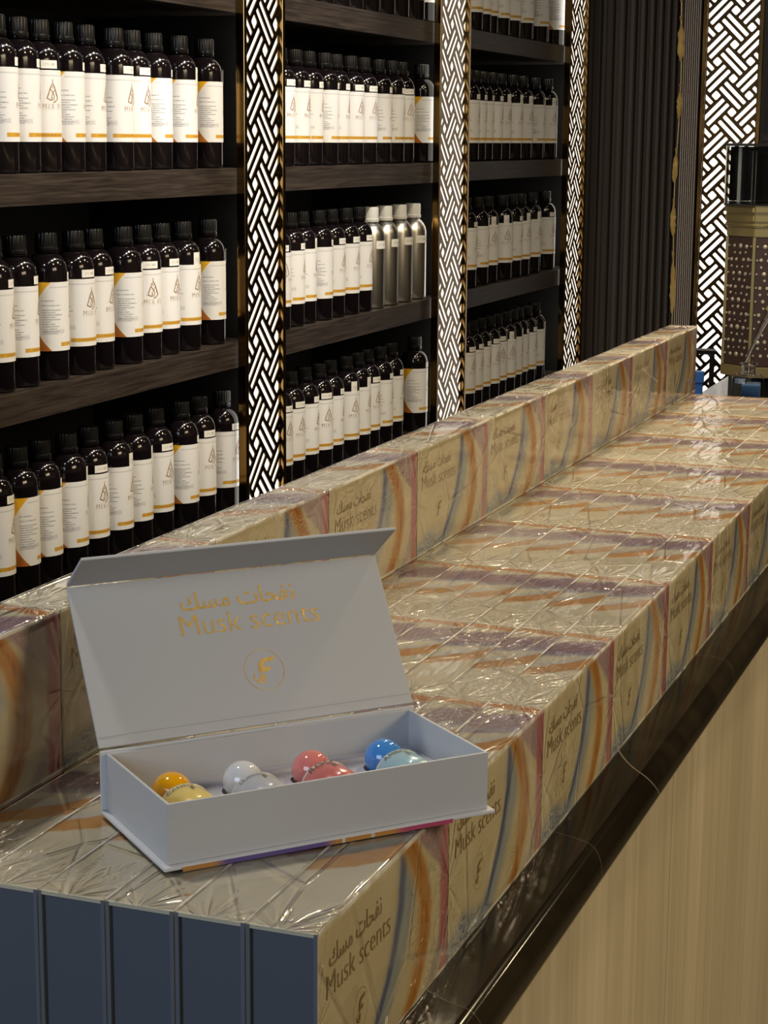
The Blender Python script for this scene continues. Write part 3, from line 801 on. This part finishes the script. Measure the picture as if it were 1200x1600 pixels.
def emblem_items(r):
    it = []
    c = [(math.cos(2*PI*i/40)*r, math.sin(2*PI*i/40)*r) for i in range(40)]
    it.append(ribbon(c, r*0.024, True))
    k = r/1.0
    F1 = [(-0.28, 0.0), (-0.22, 0.36), (-0.10, 0.50), (0.08, 0.56), (0.62, 0.62), (0.56, 0.42), (0.12, 0.37), (0.02, 0.30), (-0.02, 0.12), (0.34, 0.14), (0.28, -0.06), (-0.30, -0.12)]
    F2 = [(-0.22, -0.20), (-0.02, -0.17), (-0.08, -0.52), (-0.36, -0.50)]
    # split the F into convex-ish quads
    V = [(a*k, b*k, 0) for a, b in F1]
    it.append((V, [(0, 1, 8), (1, 2, 7, 8), (2, 3, 6, 7), (3, 4, 5, 6), (0, 8, 10, 11), (8, 9, 10)]))
    it.append(([(a*k, b*k, 0) for a, b in F2], [(0, 1, 2, 3)]))
    arc = [(-0.05+math.cos(a)*0.52, -0.28+math.sin(a)*0.34) for a in [math.radians(150+i*11) for i in range(13)]]
    it.append(ribbon([(a*k, b*k) for a, b in arc], [0.02*k+0.07*k*math.sin(PI*i/12) for i in range(13)]))
    return it
def to_front(item, y): return xf(item, lambda v: (v[0], y, v[1]))
LET = poly_mesh('gift_box_lettering', [to_front(i, -0.0004) for i in lettering_items(0.068, HB*0.70, 0.088, 0.108)])
EMB = poly_mesh('gift_box_emblem', [to_front(xf(i, lambda v: (v[0]*0.9+0.070, v[1]+HB*0.355, 0)), -0.0004) for i in emblem_items(0.0135)])
COVER = None
def film_bm(L, T, H, seed, front=True):
    rnd = random.Random(seed); e = 0.0009
    from mathutils import noise as NZ
    bm = bmesh.new(); uvl = bm.loops.layers.uv.new('UVMap'); nx, ny, nz = 40, 8, 16
    def disp(p):
        q = Vector(p)*38 + Vector((seed*3.1, seed*1.7, 0)); a = NZ.noise(q); 
        q2 = Vector((p[0]*30+p[2]*40, p[1]*90, p[2]*20+seed)); b = abs(NZ.noise(q2))
        return max(0.0, 0.0006*(a+0.5) + 0.0005*b)
    def grid(fn, n, m, nrm):
        vs = [[None]*(m+1) for _ in range(n+1)]
        for i in range(n+1):
            for j in range(m+1):
                p = Vector(fn(i/n, j/m)); edge = min(i, n-i, j*2, (m-j)*2)
                k = 0.0 if edge == 0 else 1.0
                vs[i][j] = bm.verts.new(p+Vector(nrm)*disp(p)*k)
        for i in range(n):
            for j in range(m):
                f = bm.faces.new((vs[i][j], vs[i+1][j], vs[i+1][j+1], vs[i][j+1]))
                for l, (a, b) in zip(f.loops, ((i, j), (i+1, j), (i+1, j+1), (i, j+1))): l[uvl].uv = (a/n, b/m)
    x0, x1, y0, y1, z0, z1 = 0.0001, L-0.0001+0.0006, -e, T+0.0002, 0.0003, H+e
    grid(lambda a, b: (x0+(x1-x0)*a, y0+(y1-y0)*b, z1), nx, ny, (0, 0, 1))
    if front: grid(lambda a, b: (x0+(x1-x0)*a, y0, z0+(z1-z0)*b), nx, nz, (0, -1, 0))
    bmesh.ops.remove_doubles(bm, verts=bm.verts[:], dist=1e-5)
    return bm
cov_bm = uvbox(BL, BT, HB)
COV = bpy.data.meshes.new('gift_box_cover'); cov_bm.to_mesh(COV); cov_bm.free()
for mm in ('art_front', 'art_top', 'navy_edge', 'art_cream'): COV.materials.append(MT[mm])
tb = bmesh.new(); box_bm(tb, 0.003, BL-0.003, 0.0026, BT-0.0026, 0.0004, HB-0.0026, 0, 0.0006)
TRAY = bpy.data.meshes.new('gift_box_tray'); tb.to_mesh(TRAY); tb.free(); TRAY.materials.append(MT['navy'])
FILMS = {}
for s in range(4):
    for fr in (True, False):
        fb = film_bm(BL, BT, HB, s+1, fr); me = bpy.data.meshes.new('film'); fb.to_mesh(me); fb.free(); me.materials.append(MT['film'])
        for p in me.polygons: p.use_smooth = True
        FILMS[(s, fr)] = me
FILMS_LOOSE = {}
for k_, me_ in FILMS.items():
    if k_[1]: c_ = me_.copy(); c_.materials.clear(); c_.materials.append(MT['film_loose']); FILMS_LOOSE[k_] = c_
def gift_box(x, y, z, front, label, group, s, loose=False):
    root = empty('gift_box', (x, y, z)); tag(root, label, 'box', group)
    link('cover', COV, None, root); link('tray', TRAY, None, root)
    if front:
        link('lettering', LET, None if LET.materials else MT['dull_foil'], root)
        link('emblem', EMB, None if EMB.materials else MT['dull_foil'], root)
    link('shrink_film', (FILMS_LOOSE if loose else FILMS)[(s, front)], None, root)
    return root
NR = 10
xj = [0.24*k for k in range(6)]+[1.2+0.251*k for k in range(1, 6)]
lane = ['front lane along the edge', 'second lane from the front', 'third lane from the front', 'fourth lane from the front', 'fifth lane from the front', 'sixth lane from the front']
TP = 0.0462
for k in range(NR):
    for j in range(6):
        nm = 'nearest the camera' if k == 0 else ('farthest away' if k == NR-1 else ORD[k]+' from the near end')
        g_ = gift_box(xj[k], j*TP, ZC, j == 0, 'wrapped gift box %s in the %s' % (nm, lane[j]), 'shrink wrapped gift boxes laid in lanes on the counter', (k*3+j) % 4)
        if k >= 5: g_.scale = (1.048, 1, 1)
YB = 0.2800; XB0 = 0.70882; PB = 0.25478
BK = [XB0+PB*i for i in range(-3, 7)]
# back lane: bottom boxes carry the raised row
for i, x in enumerate(BK):
    nm = ORD[i]+' from the near end'
    b = gift_box(x, YB, ZC, False, 'wrapped gift box under the raised row, %s' % nm, 'gift boxes under the raised back row', i % 4); b.scale = (1.058, 1.0, 1.0)
    t = gift_box(x, YB, ZT+0.0016, True, 'wrapped gift box of the raised back row, %s' % nm, 'shrink wrapped gift boxes of the raised back row', (i+1) % 4, True); t.scale = (1.058, 1.08, 1.0)

# ------------------------------------------------------------------ open gift box
def open_box():
    o = (0.046, 0.1213); rz = math.radians(-41.886)
    z0 = ZT+0.0030
    L, W, T, b = 0.2385, 0.118, 0.0440, 0.0024
    root = empty('open_gift_box', (o[0], o[1], z0), rz)      # local x along length, y towards the hinge
    tag(root, 'open grey gift box with raised lid, standing on the wrapped boxes', 'box')
    # base board: art outside, grey inside
    def board(name, x0, x1, y0, y1, z0_, z1_, parent=root, mats=None, tr=None):
        bm = bmesh.new(); uvl = bm.loops.layers.uv.new('UVMap'); box_bm(bm, x0, x1, y0, y1, z0_, z1_, 0, 0.0006)
        bm.normal_update()
        for f in bm.faces:
            f.material_index = 0
            if tr:
                mi = tr(f.normal)
                f.material_index = mi
            for l in f.loops:
                p = l.vert.co; l[uvl].uv = ((p.x-x0)/(x1-x0), (p.y-y0)/(y1-y0) if abs(y1-y0) > abs(z1_-z0_) else (p.z-z0_)/(z1_-z0_))
        return from_bm(name, bm, mats or [MT['grey_edge']], parent)
    mats = [MT['grey_edge'], MT['art_front']]
    board('base_board', 0, L, 0, W-0.0005, 0, b, mats=mats, tr=lambda n: 1 if n.z < -0.5 else 0)
    # printed cover wrap that shows as a coloured line along the near edge
    bm = bmesh.new(); uvl = bm.loops.layers.uv.new('UVMap'); fs = box_bm(bm, 0.012, 0.205, -0.0009, -0.0001, -0.0012, b*0.62)
    for f in bm.faces:
        for l in f.loops: l[uvl].uv = ((l.vert.co.x-0.012)/0.193, 0.5)
    m = Mat('printed_cover_edge'); u, v, w_ = m.sep(m.coord('UV'))
    n = m.noise(m.mapping(m.coord('UV'), scale=(9, 1, 1)), 2.0, 3)
    c = m.mix((0.50, 0.24, 0.06), (0.13, 0.09, 0.28), band(u, 0.33, 0.20, 0.03)); c = m.mix(c, (0.45, 0.07, 0.16), u.step(0.76, 0.82))
    c = m.mix(c, (0.68, 0.64, 0.66), n.step(0.60, 0.66)); m.set(col=c, rough=0.4)
    from_bm('printed_edge', bm, m.m, root)
    board('spine_board', 0, L, W-b, W, b+0.0002, T, mats=mats, tr=lambda n: 1 if n.y > 0.5 else 0)
    # tray
    i = 0.0040; x0, x1, y0, y1 = i, L-i, i, W-b-0.0006; zt = T-0.0016; w = 0.0020
    bm = bmesh.new()
    box_bm(bm, x0, x1, y0, y0+w, b+0.0002, zt, 0, 0.0004); box_bm(bm, x0, x1, y1-w, y1, b+0.0002, zt, 0, 0.0004)
    box_bm(bm, x0, x0+w, y0+w, y1-w, b+0.0002, zt, 0, 0.0004); box_bm(bm, x1-w, x1, y0+w, y1-w, b+0.0002, zt, 0, 0.0004)
    bm.normal_update()
    for f in bm.faces: f.material_index = 1 if f.normal.z > 0.9 else 0
    tray = from_bm('tray', bm, [MT['grey_board'], MT['grey_edge']], root)
    # foam insert with round wells
    fz = b+0.0135
    cu = bpy.data.curves.new('foam', 'CURVE'); cu.dimensions = '2D'; cu.fill_mode = 'BOTH'; cu.extrude = 0.0
    def poly(pts):
        s = cu.splines.new('POLY'); s.points.add(len(pts)-1)
        for q, (x, y) in zip(s.points, pts): q.co = (x, y, 0, 1)
        s.use_cyclic_u = True
    fx0, fx1, fy0, fy1 = x0+w+0.0004, x1-w-0.0004, y0+w+0.0004, y1-w-0.0004
    poly([(fx0, fy0), (fx1, fy0), (fx1, fy1), (fx0, fy1)])
    return root, (fx0, fx1, fy0, fy1), fz, cu, poly, (L, W, T, b)
OB, FR, FZ, FCU, FPOLY, (L_, W_, T_, B_) = open_box()
BXS = [0.0350, 0.0860, 0.1370, 0.1930]
RBALL, RBOD, YBALL = 0.0136, 0.0185, 0.0760
for bx in BXS:      # a keyhole-shaped well for each little bottle
    pts = []
    r1, r2 = RBALL+0.0006, RBOD+0.0006; ys = YBALL-0.0195
    
    for k in range(0, 17):
        a = math.radians(-24+k*(228/16)); pts.append((bx+r1*math.cos(a), YBALL+r1*math.sin(a)))
    pts += [(bx-r1*0.91, ys), (bx-r2, ys), (bx-r2, FR[2]+0.006), (bx+r2, FR[2]+0.006), (bx+r2, ys), (bx+r1*0.91, ys)]
    FPOLY(pts)
fm = curve_mesh(FCU); bm = bmesh.new(); bm.from_mesh(fm)
bmesh.ops.remove_doubles(bm, verts=bm.verts[:], dist=1e-6)
g = bmesh.ops.extrude_face_region(bm, geom=bm.faces[:]); vs = [v for v in g['geom'] if isinstance(v, bmesh.types.BMVert)]
for v in vs: v.co.z += FZ
for v in bm.verts:
    if v not in vs: v.co.z = B_+0.0006
from_bm('foam_insert', bm, MT['foam'], OB)

# lid, leaning back from the spine
def lid():
    L, W, T, b = L_, W_, T_, B_; ang = math.radians(58); lw = 0.1165
    hinge = empty('lid', (0, W-0.0012, T+0.0004)); hinge.parent = OB; hinge.rotation_euler = (ang, 0, 0)
    # lid frame: x along, y along the lid away from the hinge, z = inside face (+z faces the viewer)
    bm = bmesh.new(); uvl = bm.loops.layers.uv.new('UVMap'); box_bm(bm, 0, L, 0.0015, lw, -b, 0, 0, 0.0007); bm.normal_update()
    for f in bm.faces:
        f.material_index = 1 if f.normal.z < -0.5 else (2 if abs(f.normal.x) > 0.8 else 0)
        for l in f.loops: l[uvl].uv = (1-l.vert.co.x/L, l.vert.co.y/lw)
    side = MT['edge_rose']
    from_bm('lid_board', bm, [MT['grey_board'], MT['art_front'], side], hinge)
    # thin darker strip that puts the shade of the hinge crease into colour
    box('hinge_crease_shade', 0.001, L-0.001, 0.0085, 0.0092, 0.00005, 0.0003, MT['crease'], hinge)
    # closing flap: in world terms it rises forward; relative to lid it bends towards the viewer
    fl = empty('closing_flap', (0, lw+0.0003, 0)); fl.parent = hinge
    fl.rotation_euler = (math.radians(FLAP), 0, 0)
    bm = bmesh.new(); uvl = bm.loops.layers.uv.new('UVMap'); box_bm(bm, 0, L, 0.0004, 0.042, -b, 0, 0, 0.0007); bm.normal_update()
    for f in bm.faces:
        f.material_index = 1 if f.normal.z < -0.5 else 0
        for l in f.loops: l[uvl].uv = (1-l.vert.co.x/L, l.vert.co.y/0.2)
    from_bm('flap_board', bm, [MT['grey_board'], MT['art_front']], fl)
    # foil lettering and emblem on the inside of the lid
    its = [xf(i, lambda v: (v[0], v[1], 0.0002)) for i in lettering_items(0.1285, 0.083, 0.088, 0.107)]
    link('foil_lettering', poly_mesh('foil_lettering', its), MT['foil'], hinge)
    its = [xf(i, lambda v: (v[0]+0.1300, v[1]+0.0405, 0.0002)) for i in emblem_items(0.0150)]
    link('foil_emblem', poly_mesh('foil_emblem', its), MT['foil'], hinge)
MT['crease'] = simple('crease_shade', (0.43, 0.435, 0.45), 0.6)
MT['edge_rose'] = simple('rose_board_edge', (0.30, 0.15, 0.28), 0.5)
FLAP = 85
lid()

# four little roll-on bottles lying in the foam
def roll_on(bx, cap_c, body_c, lab_c, word, label):
    z = B_+0.0205
    root = empty('roll_on_bottle'); 
    # world placement from the open box frame
    mw = Matrix.Translation(Vector(OB.location)) @ Matrix.Rotation(OB.rotation_euler.z, 4, 'Z')
    root.location = mw @ Vector((bx, YBALL, z)); root.rotation_euler = (0, 0, OB.rotation_euler.z)
    tag(root, label, 'bottle', 'roll-on bottles in the open box')
    mc = simple('roll_on_cap_'+word.lower(), cap_c, 0.12, coat=0.6)
    mb = simple('roll_on_body_'+word.lower(), body_c, 0.22, coat=0.5)
    ml = simple('roll_on_disc_'+word.lower(), lab_c, 0.3)
    # ball cap
    bm = bmesh.new(); bmesh.ops.create_uvsphere(bm, u_segments=40, v_segments=24, radius=RBALL); from_bm('ball_cap', bm, mc, root, 180)
    # body: rounded glass, axis along -y
    bm = bmesh.new(); r = RBOD
    lathe_bm(bm, [(0, 0.0), (r-0.0010, 0.0), (r-0.0003, 0.0004), (r, 0.0012), (r, 0.034), (r-0.002, 0.0375), (r-0.006, 0.040), (0, 0.0405)], 48)
    body = from_bm('body', bm, mb, root, 40); body.rotation_euler = (PI/2, 0, 0); body.location = (0, -0.0220, -0.0035); body.scale = (1, 0.88, 0.80)
    # collar between cap and body
    bm = bmesh.new(); lathe_bm(bm, [(0.0, 0), (0.0135, 0), (0.0135, 0.0030), (0, 0.0030)], 32)
    nk = from_bm('neck', bm, MT['steel'], root, 40); nk.rotation_euler = (PI/2, 0, 0); nk.location = (0, -0.0110, -0.0030); nk.scale = (0.62, 0.62, 3.6)
    # printed name curved around the top of the body, plus small mark
    v, f = text_tris(word, 0.021, spacing=1.1)
    rr = r+0.0003; V = []
    for x, y, zz in v:
        a = PI/2 - x/rr + 0.25; V.append((rr*math.cos(a), -0.0278+y*0.9, rr*0.88*math.sin(a)-0.0033))
    v2, f2 = text_tris('F', 0.0035); b0 = len(V)
    for x, y, zz in v2:
        a = PI/2 - (x)/rr - 0.15; V.append((rr*math.cos(a), -0.0350+y, rr*0.88*math.sin(a)-0.0033))
    F = list(f)+[tuple(b0+i for i in q) for q in f2]
    me = bpy.data.meshes.new('printing'); me.from_pydata(V, [], F); link('printing', me, MT['print_dark'], body and root)
    # pale ring at the shoulder
    bm = bmesh.new(); lathe_bm(bm, [(r-0.0006, -0.0004), (r+0.0002, 0.0004), (r+0.0003, 0.0016), (r, 0.0020)], 48)
    rg = from_bm('rim', bm, ml, root, 40); rg.rotation_euler = (PI/2, 0, 0); rg.location = (0, -0.0220, -0.0035); rg.scale = (1, 0.88, 1)
MT['print_dark'] = simple('dark_print', (0.10, 0.09, 0.06), 0.4)
roll_on(BXS[0], (0.80, 0.38, 0.005), (0.72, 0.55, 0.15), (0.62, 0.60, 0.48), 'CANDY', 'small roll-on bottle with yellow ball cap, leftmost in the open box')
roll_on(BXS[1], (0.62, 0.63, 0.65), (0.42, 0.43, 0.46), (0.5, 0.5, 0.5), 'LAVENDER', 'small roll-on bottle with white ball cap and silver body in the open box')
roll_on(BXS[2], (0.68, 0.21, 0.19), (0.52, 0.13, 0.12), (0.6, 0.5, 0.45), 'ROSE', 'small roll-on bottle with pink ball cap in the open box')
roll_on(BXS[3], (0.06, 0.25, 0.66), (0.30, 0.47, 0.54), (0.5, 0.55, 0.5), 'AMBER', 'small roll-on bottle with blue ball cap, rightmost in the open box')

# ------------------------------------------------------------------ octagonal cabinet at the far end of the counter
def octagon():
    cx, cy = 3.215, 0.262; r_in = 0.098; rc = r_in/math.cos(PI/8)
    root = empty('octagonal_cabinet', (cx, cy, ZC), math.radians(9)); tag(root, 'octagonal dark wooden cabinet with pearl studs and brass edges at the counter end', 'cabinet')
    z = lambda v: ZT+v-ZC
    def octp(name, k, z0, z1, mat, bev=0.0015):
        bm = bmesh.new(); vs = []
        for h in (z0, z1):
            vs.append([bm.verts.new((rc*k*math.cos(PI/8+i*PI/4), rc*k*math.sin(PI/8+i*PI/4), h)) for i in range(8)])
        for i in range(8): bm.faces.new((vs[0][i], vs[0][(i+1) % 8], vs[1][(i+1) % 8], vs[1][i]))
        bm.faces.new(vs[0][::-1]); bm.faces.new(vs[1])
        if bev: bmesh.ops.bevel(bm, geom=[e for e in bm.edges], offset=bev, segments=2, affect='EDGES')
        return from_bm(name, bm, mat, root)
    octp('foot', 0.86, 0.0, z(-0.045)-0.0005, MT['black'])
    octp('base_moulding', 1.04, z(-0.045), z(-0.022), MT['brass'])
    octp('body', 1.0, z(-0.0215), z(0.252), MT['oct_wood'])
    octp('cornice', 1.02, z(0.2525), z(0.272), MT['brass']); octp('cornice', 1.05, z(0.2725), z(0.282), MT['brass'])
    octp('cornice', 1.07, z(0.2825), z(0.300), MT['brass'], 0.003); octp('top_board', 1.09, z(0.3005), z(0.318), MT['brass'], 0.004)
    # beaded band
    bm = bmesh.new()
    for s in range(8):
        if s in (0, 7, 1): continue
        a = s*PI/4; n = 14
        for i in range(n):
            t = (i+0.5)/n-0.5; w = 2*rc*1.05*math.sin(PI/8)
            p = Vector((r_in*1.05*math.cos(a)-math.sin(a)*w*t, r_in*1.05*math.sin(a)+math.cos(a)*w*t, z(0.277)))
            bmesh.ops.create_icosphere(bm, subdivisions=1, radius=0.0022, matrix=Matrix.Translation(p))
    from_bm('beading', bm, MT['brass'], root, 180)['kind'] = 'stuff'
    # brass corner strips
    for i in (2, 3, 4, 5):
        a = PI/8+i*PI/4; bm = bmesh.new()
        tube_bm(bm, [(rc*1.004*math.cos(a), rc*1.004*math.sin(a), z(-0.021)), (rc*1.004*math.cos(a), rc*1.004*math.sin(a), z(0.252))], 0.0042, 4)
        from_bm('corner_strip', bm, MT['brass'], root)
    # studs: inlaid discs in a loose star pattern, frame nails as separate pins
    for s in (3, 4, 5):
        a = s*PI/4; n = Vector((math.cos(a), math.sin(a), 0)); t = Vector((-math.sin(a), math.cos(a), 0)); w = 2*rc*math.sin(PI/8)
        bm = bmesh.new()
        def disc(u, zz, rad, ex=0.0014, seg=10):
            o = n*(r_in+0.0001)+t*u+Vector((0, 0, zz)); vs = [bm.verts.new(o+t*math.cos(2*PI*k/seg)*rad+Vector((0, 0, 1))*math.sin(2*PI*k/seg)*rad*1.05) for k in range(seg)]
            v2 = [bm.verts.new(v.co*1.0+n*ex-(v.co-o)*0.2) for v in vs]
            for k in range(seg): bm.faces.new((vs[k], vs[(k+1) % seg], v2[(k+1) % seg], v2[k]))
            bm.faces.new(v2)
        rows_ = 17; H0, H1 = z(-0.005), z(0.240); rs = random.Random(s)
        for i in range(rows_):
            zz = H0+(H1-H0)*(i+0.5)/rows_
            us = ((-0.30, 0.0030), (-0.10, 0.0022), (0.10, 0.0024), (0.30, 0.0030)) if i % 4 == 1 else ((-0.22, 0.0042), (0.0, 0.0052), (0.22, 0.0042)) if i % 4 == 0 else \
                 ((-0.31, 0.0040), (-0.13, 0.0036), (0.13, 0.0036), (0.31, 0.0040)) if i % 4 == 2 else ((-0.20, 0.0026), (0.0, 0.0034), (0.20, 0.0026))
            for u, rd in us: disc(u*w, zz+rs.uniform(-0.0012, 0.0012), rd*rs.uniform(0.85, 1.1))
            if i % 2 == 0: disc(-0.41*w, zz, 0.0022, 0.003); disc(0.41*w, zz, 0.0022, 0.003)
        from_bm('stud_inlay', bm, MT['stud'], root, 60)['kind'] = 'stuff'
    return cx, cy
OCX, OCY = octagon()
def display_case():
    root = empty('glass_display_case', (OCX, OCY, ZT+0.3185), math.radians(9)); tag(root, 'clear glass display case with dark lid on top of the octagonal cabinet', 'display case')
    h = 0.122; s = 0.107
    for x0, x1, y0, y1 in ((-s, -s+0.003, -s, s), (s-0.003, s, -s, s), (-s+0.0035, s-0.0035, -s, -s+0.003), (-s+0.0035, s-0.0035, s-0.003, s)):
        box('pane', x0, x1, y0, y1, 0.004, h, MT['pane'], root)
    box('base', -s, s, -s, s, 0.0, 0.0035, MT['black'], root); box('lid', -s-0.002, s+0.002, -s-0.002, s+0.002, h+0.0005, h+0.006, MT['black'], root, 0.001)
    box('case_edge_glint', -s-0.0012, -s-0.0002, s-0.0022, s, 0.004, h, MT['stud'], root)  # pale strip painted as the bright glint along the pane's edge
    bk = box('dark_lining', s-0.006, s-0.004, -s+0.005, s-0.005, 0.004, h-0.001, MT['black'], root)
    # a tall clear crystal block standing inside, its edge glints put in as pale strips
    t = empty('crystal_block', (OCX-0.03, OCY+0.024, ZT+0.3185+0.0037), math.radians(20)); tag(t, 'clear crystal block with bright edges inside the glass display case', 'ornament')
    box('block', -0.020, 0.020, -0.020, 0.020, 0.0, 0.108, MT['pane'], t, 0.002)
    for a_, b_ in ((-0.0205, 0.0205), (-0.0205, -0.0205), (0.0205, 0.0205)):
        box('block_edge_glint', a_-0.0008, a_+0.0008, b_-0.0008, b_+0.0008, 0.0, 0.108, MT['stud'], t)
    c = box('reflection_rod', 0, 0.008, 0, 0.008, 0, 0.116, MT['stud'], None, 0.001); c.name = 'pale_reflection_bar'; c.location = (OCX-0.060, OCY+0.066, ZT+0.3185+0.0037)  # cream bar added in place of a pale upright reflection in the glass
    tag(c, 'thin cream bar standing in for a reflection inside the glass display case', 'ornament')
display_case()

# ------------------------------------------------------------------ decanter, small things beside the cabinet
def decanter():
    root = empty('glass_decanter', (2.78, 0.232, ZC+0.0005), math.radians(9)); tag(root, 'square clear glass decanter holding blue liquid behind the wrapped boxes', 'decanter')
    bm = bmesh.new(); box_bm(bm, -0.031, 0.031, -0.031, 0.031, 0.0, 0.118, 0, 0.006)
    from_bm('body', bm, MT['pane'], root, 40)
    box('blue_liquid', -0.025, 0.025, -0.025, 0.012, 0.008, 0.103, MT['blue_liquid'], root, 0.003)
    lathe('neck', [(0.012, 0.1185), (0.0135, 0.124), (0.0135, 0.136), (0.0175, 0.140), (0.0175, 0.143), (0.0115, 0.143), (0.0115, 0.120)], MT['glass'], root, 28, smooth=40)
    t = empty('dipper_tube', (2.775, 0.238, ZC+0.145)); tag(t, 'slender clear glass dropper tube leaning up from the blue decanter', 'tube')
    bm = bmesh.new(); tube_bm(bm, [(0, 0, -0.0), (0.005, -0.016, 0.042), (0.012, -0.040, 0.098)], [0.0022, 0.004, 0.0075], 14); from_bm('tube', bm, MT['glass'], t, 40)
    bm = bmesh.new(); tube_bm(bm, [(0.0122, -0.041, 0.099), (0.0135, -0.046, 0.108)], [0.0105, 0.0095], 18); from_bm('brass_stopper', bm, MT['brass'], t, 40)
    box_ = box('acrylic_stand', 0, 0.004, -0.06, 0.0, 0, 0.205, MT['pane'], None); box_.location = (2.80, 0.192, ZC+0.0005)
    tag(box_, 'upright clear acrylic sheet at the right edge behind the boxes', 'stand')
    lathe('cap', [(0, 0), (0.014, 0), (0.014, 0.05), (0.012, 0.056), (0.009, 0.058), (0.009, 0.088), (0.011, 0.090), (0.011, 0.112), (0, 0.112)], MT['blue_plastic'], None, 24, smooth=40)
decanter()
ob = bpy.data.objects['cap'] if 'cap' in bpy.data.objects else None
for o in list(bpy.data.objects):
    if o.type == 'MESH' and o.parent is None and o.name.startswith('cap'):
        o.name = 'blue_bottle'; o.location = (2.86, 0.345, ZC+0.0005); tag(o, 'small blue plastic bottle just behind the far end of the raised row', 'bottle')
def stand():
    root = empty('metal_holder', (4.3, 0.63, 0)); tag(root, 'dark metal rack with a steel rail in front of the far lattice panel', 'rack')
    z = ZT-0.13
    box('rail', -0.01, 0.01, -0.05, 0.05, z, z+0.012, MT['black'], root, 0.002); box('rail', -0.012, -0.0105, -0.05, 0.05, z+0.013, z+0.017, MT['steel'], root)
    box('post', -0.008, 0.008, -0.048, -0.036, 0.0, z-0.0005, MT['black'], root, 0.002)
    box('post', -0.008, 0.008, 0.036, 0.048, 0.0, z-0.0005, MT['black'], root, 0.002)
stand()

# small side shelf with one bottle by the far wall, at the right edge of the picture
s = box('wall_shelf', 5.05, 5.187, 0.45, 0.60, ZT+0.455, ZT+0.475, MT['shelf_wood']); tag(s, 'short dark shelf on the far wall at the right edge', 'shelf')
b = copy_tree(proto); b.location = (5.10, 0.557, ZT+0.4755); b.rotation_euler = (0, 0, PI+0.6)
tag(b, 'dark bottle alone on the short shelf of the far wall, cut by the frame', 'bottle')
box('bracket', 5.17, 5.1895, 0.50, 0.52, ZT+0.40, ZT+0.4545, MT['black'], s)
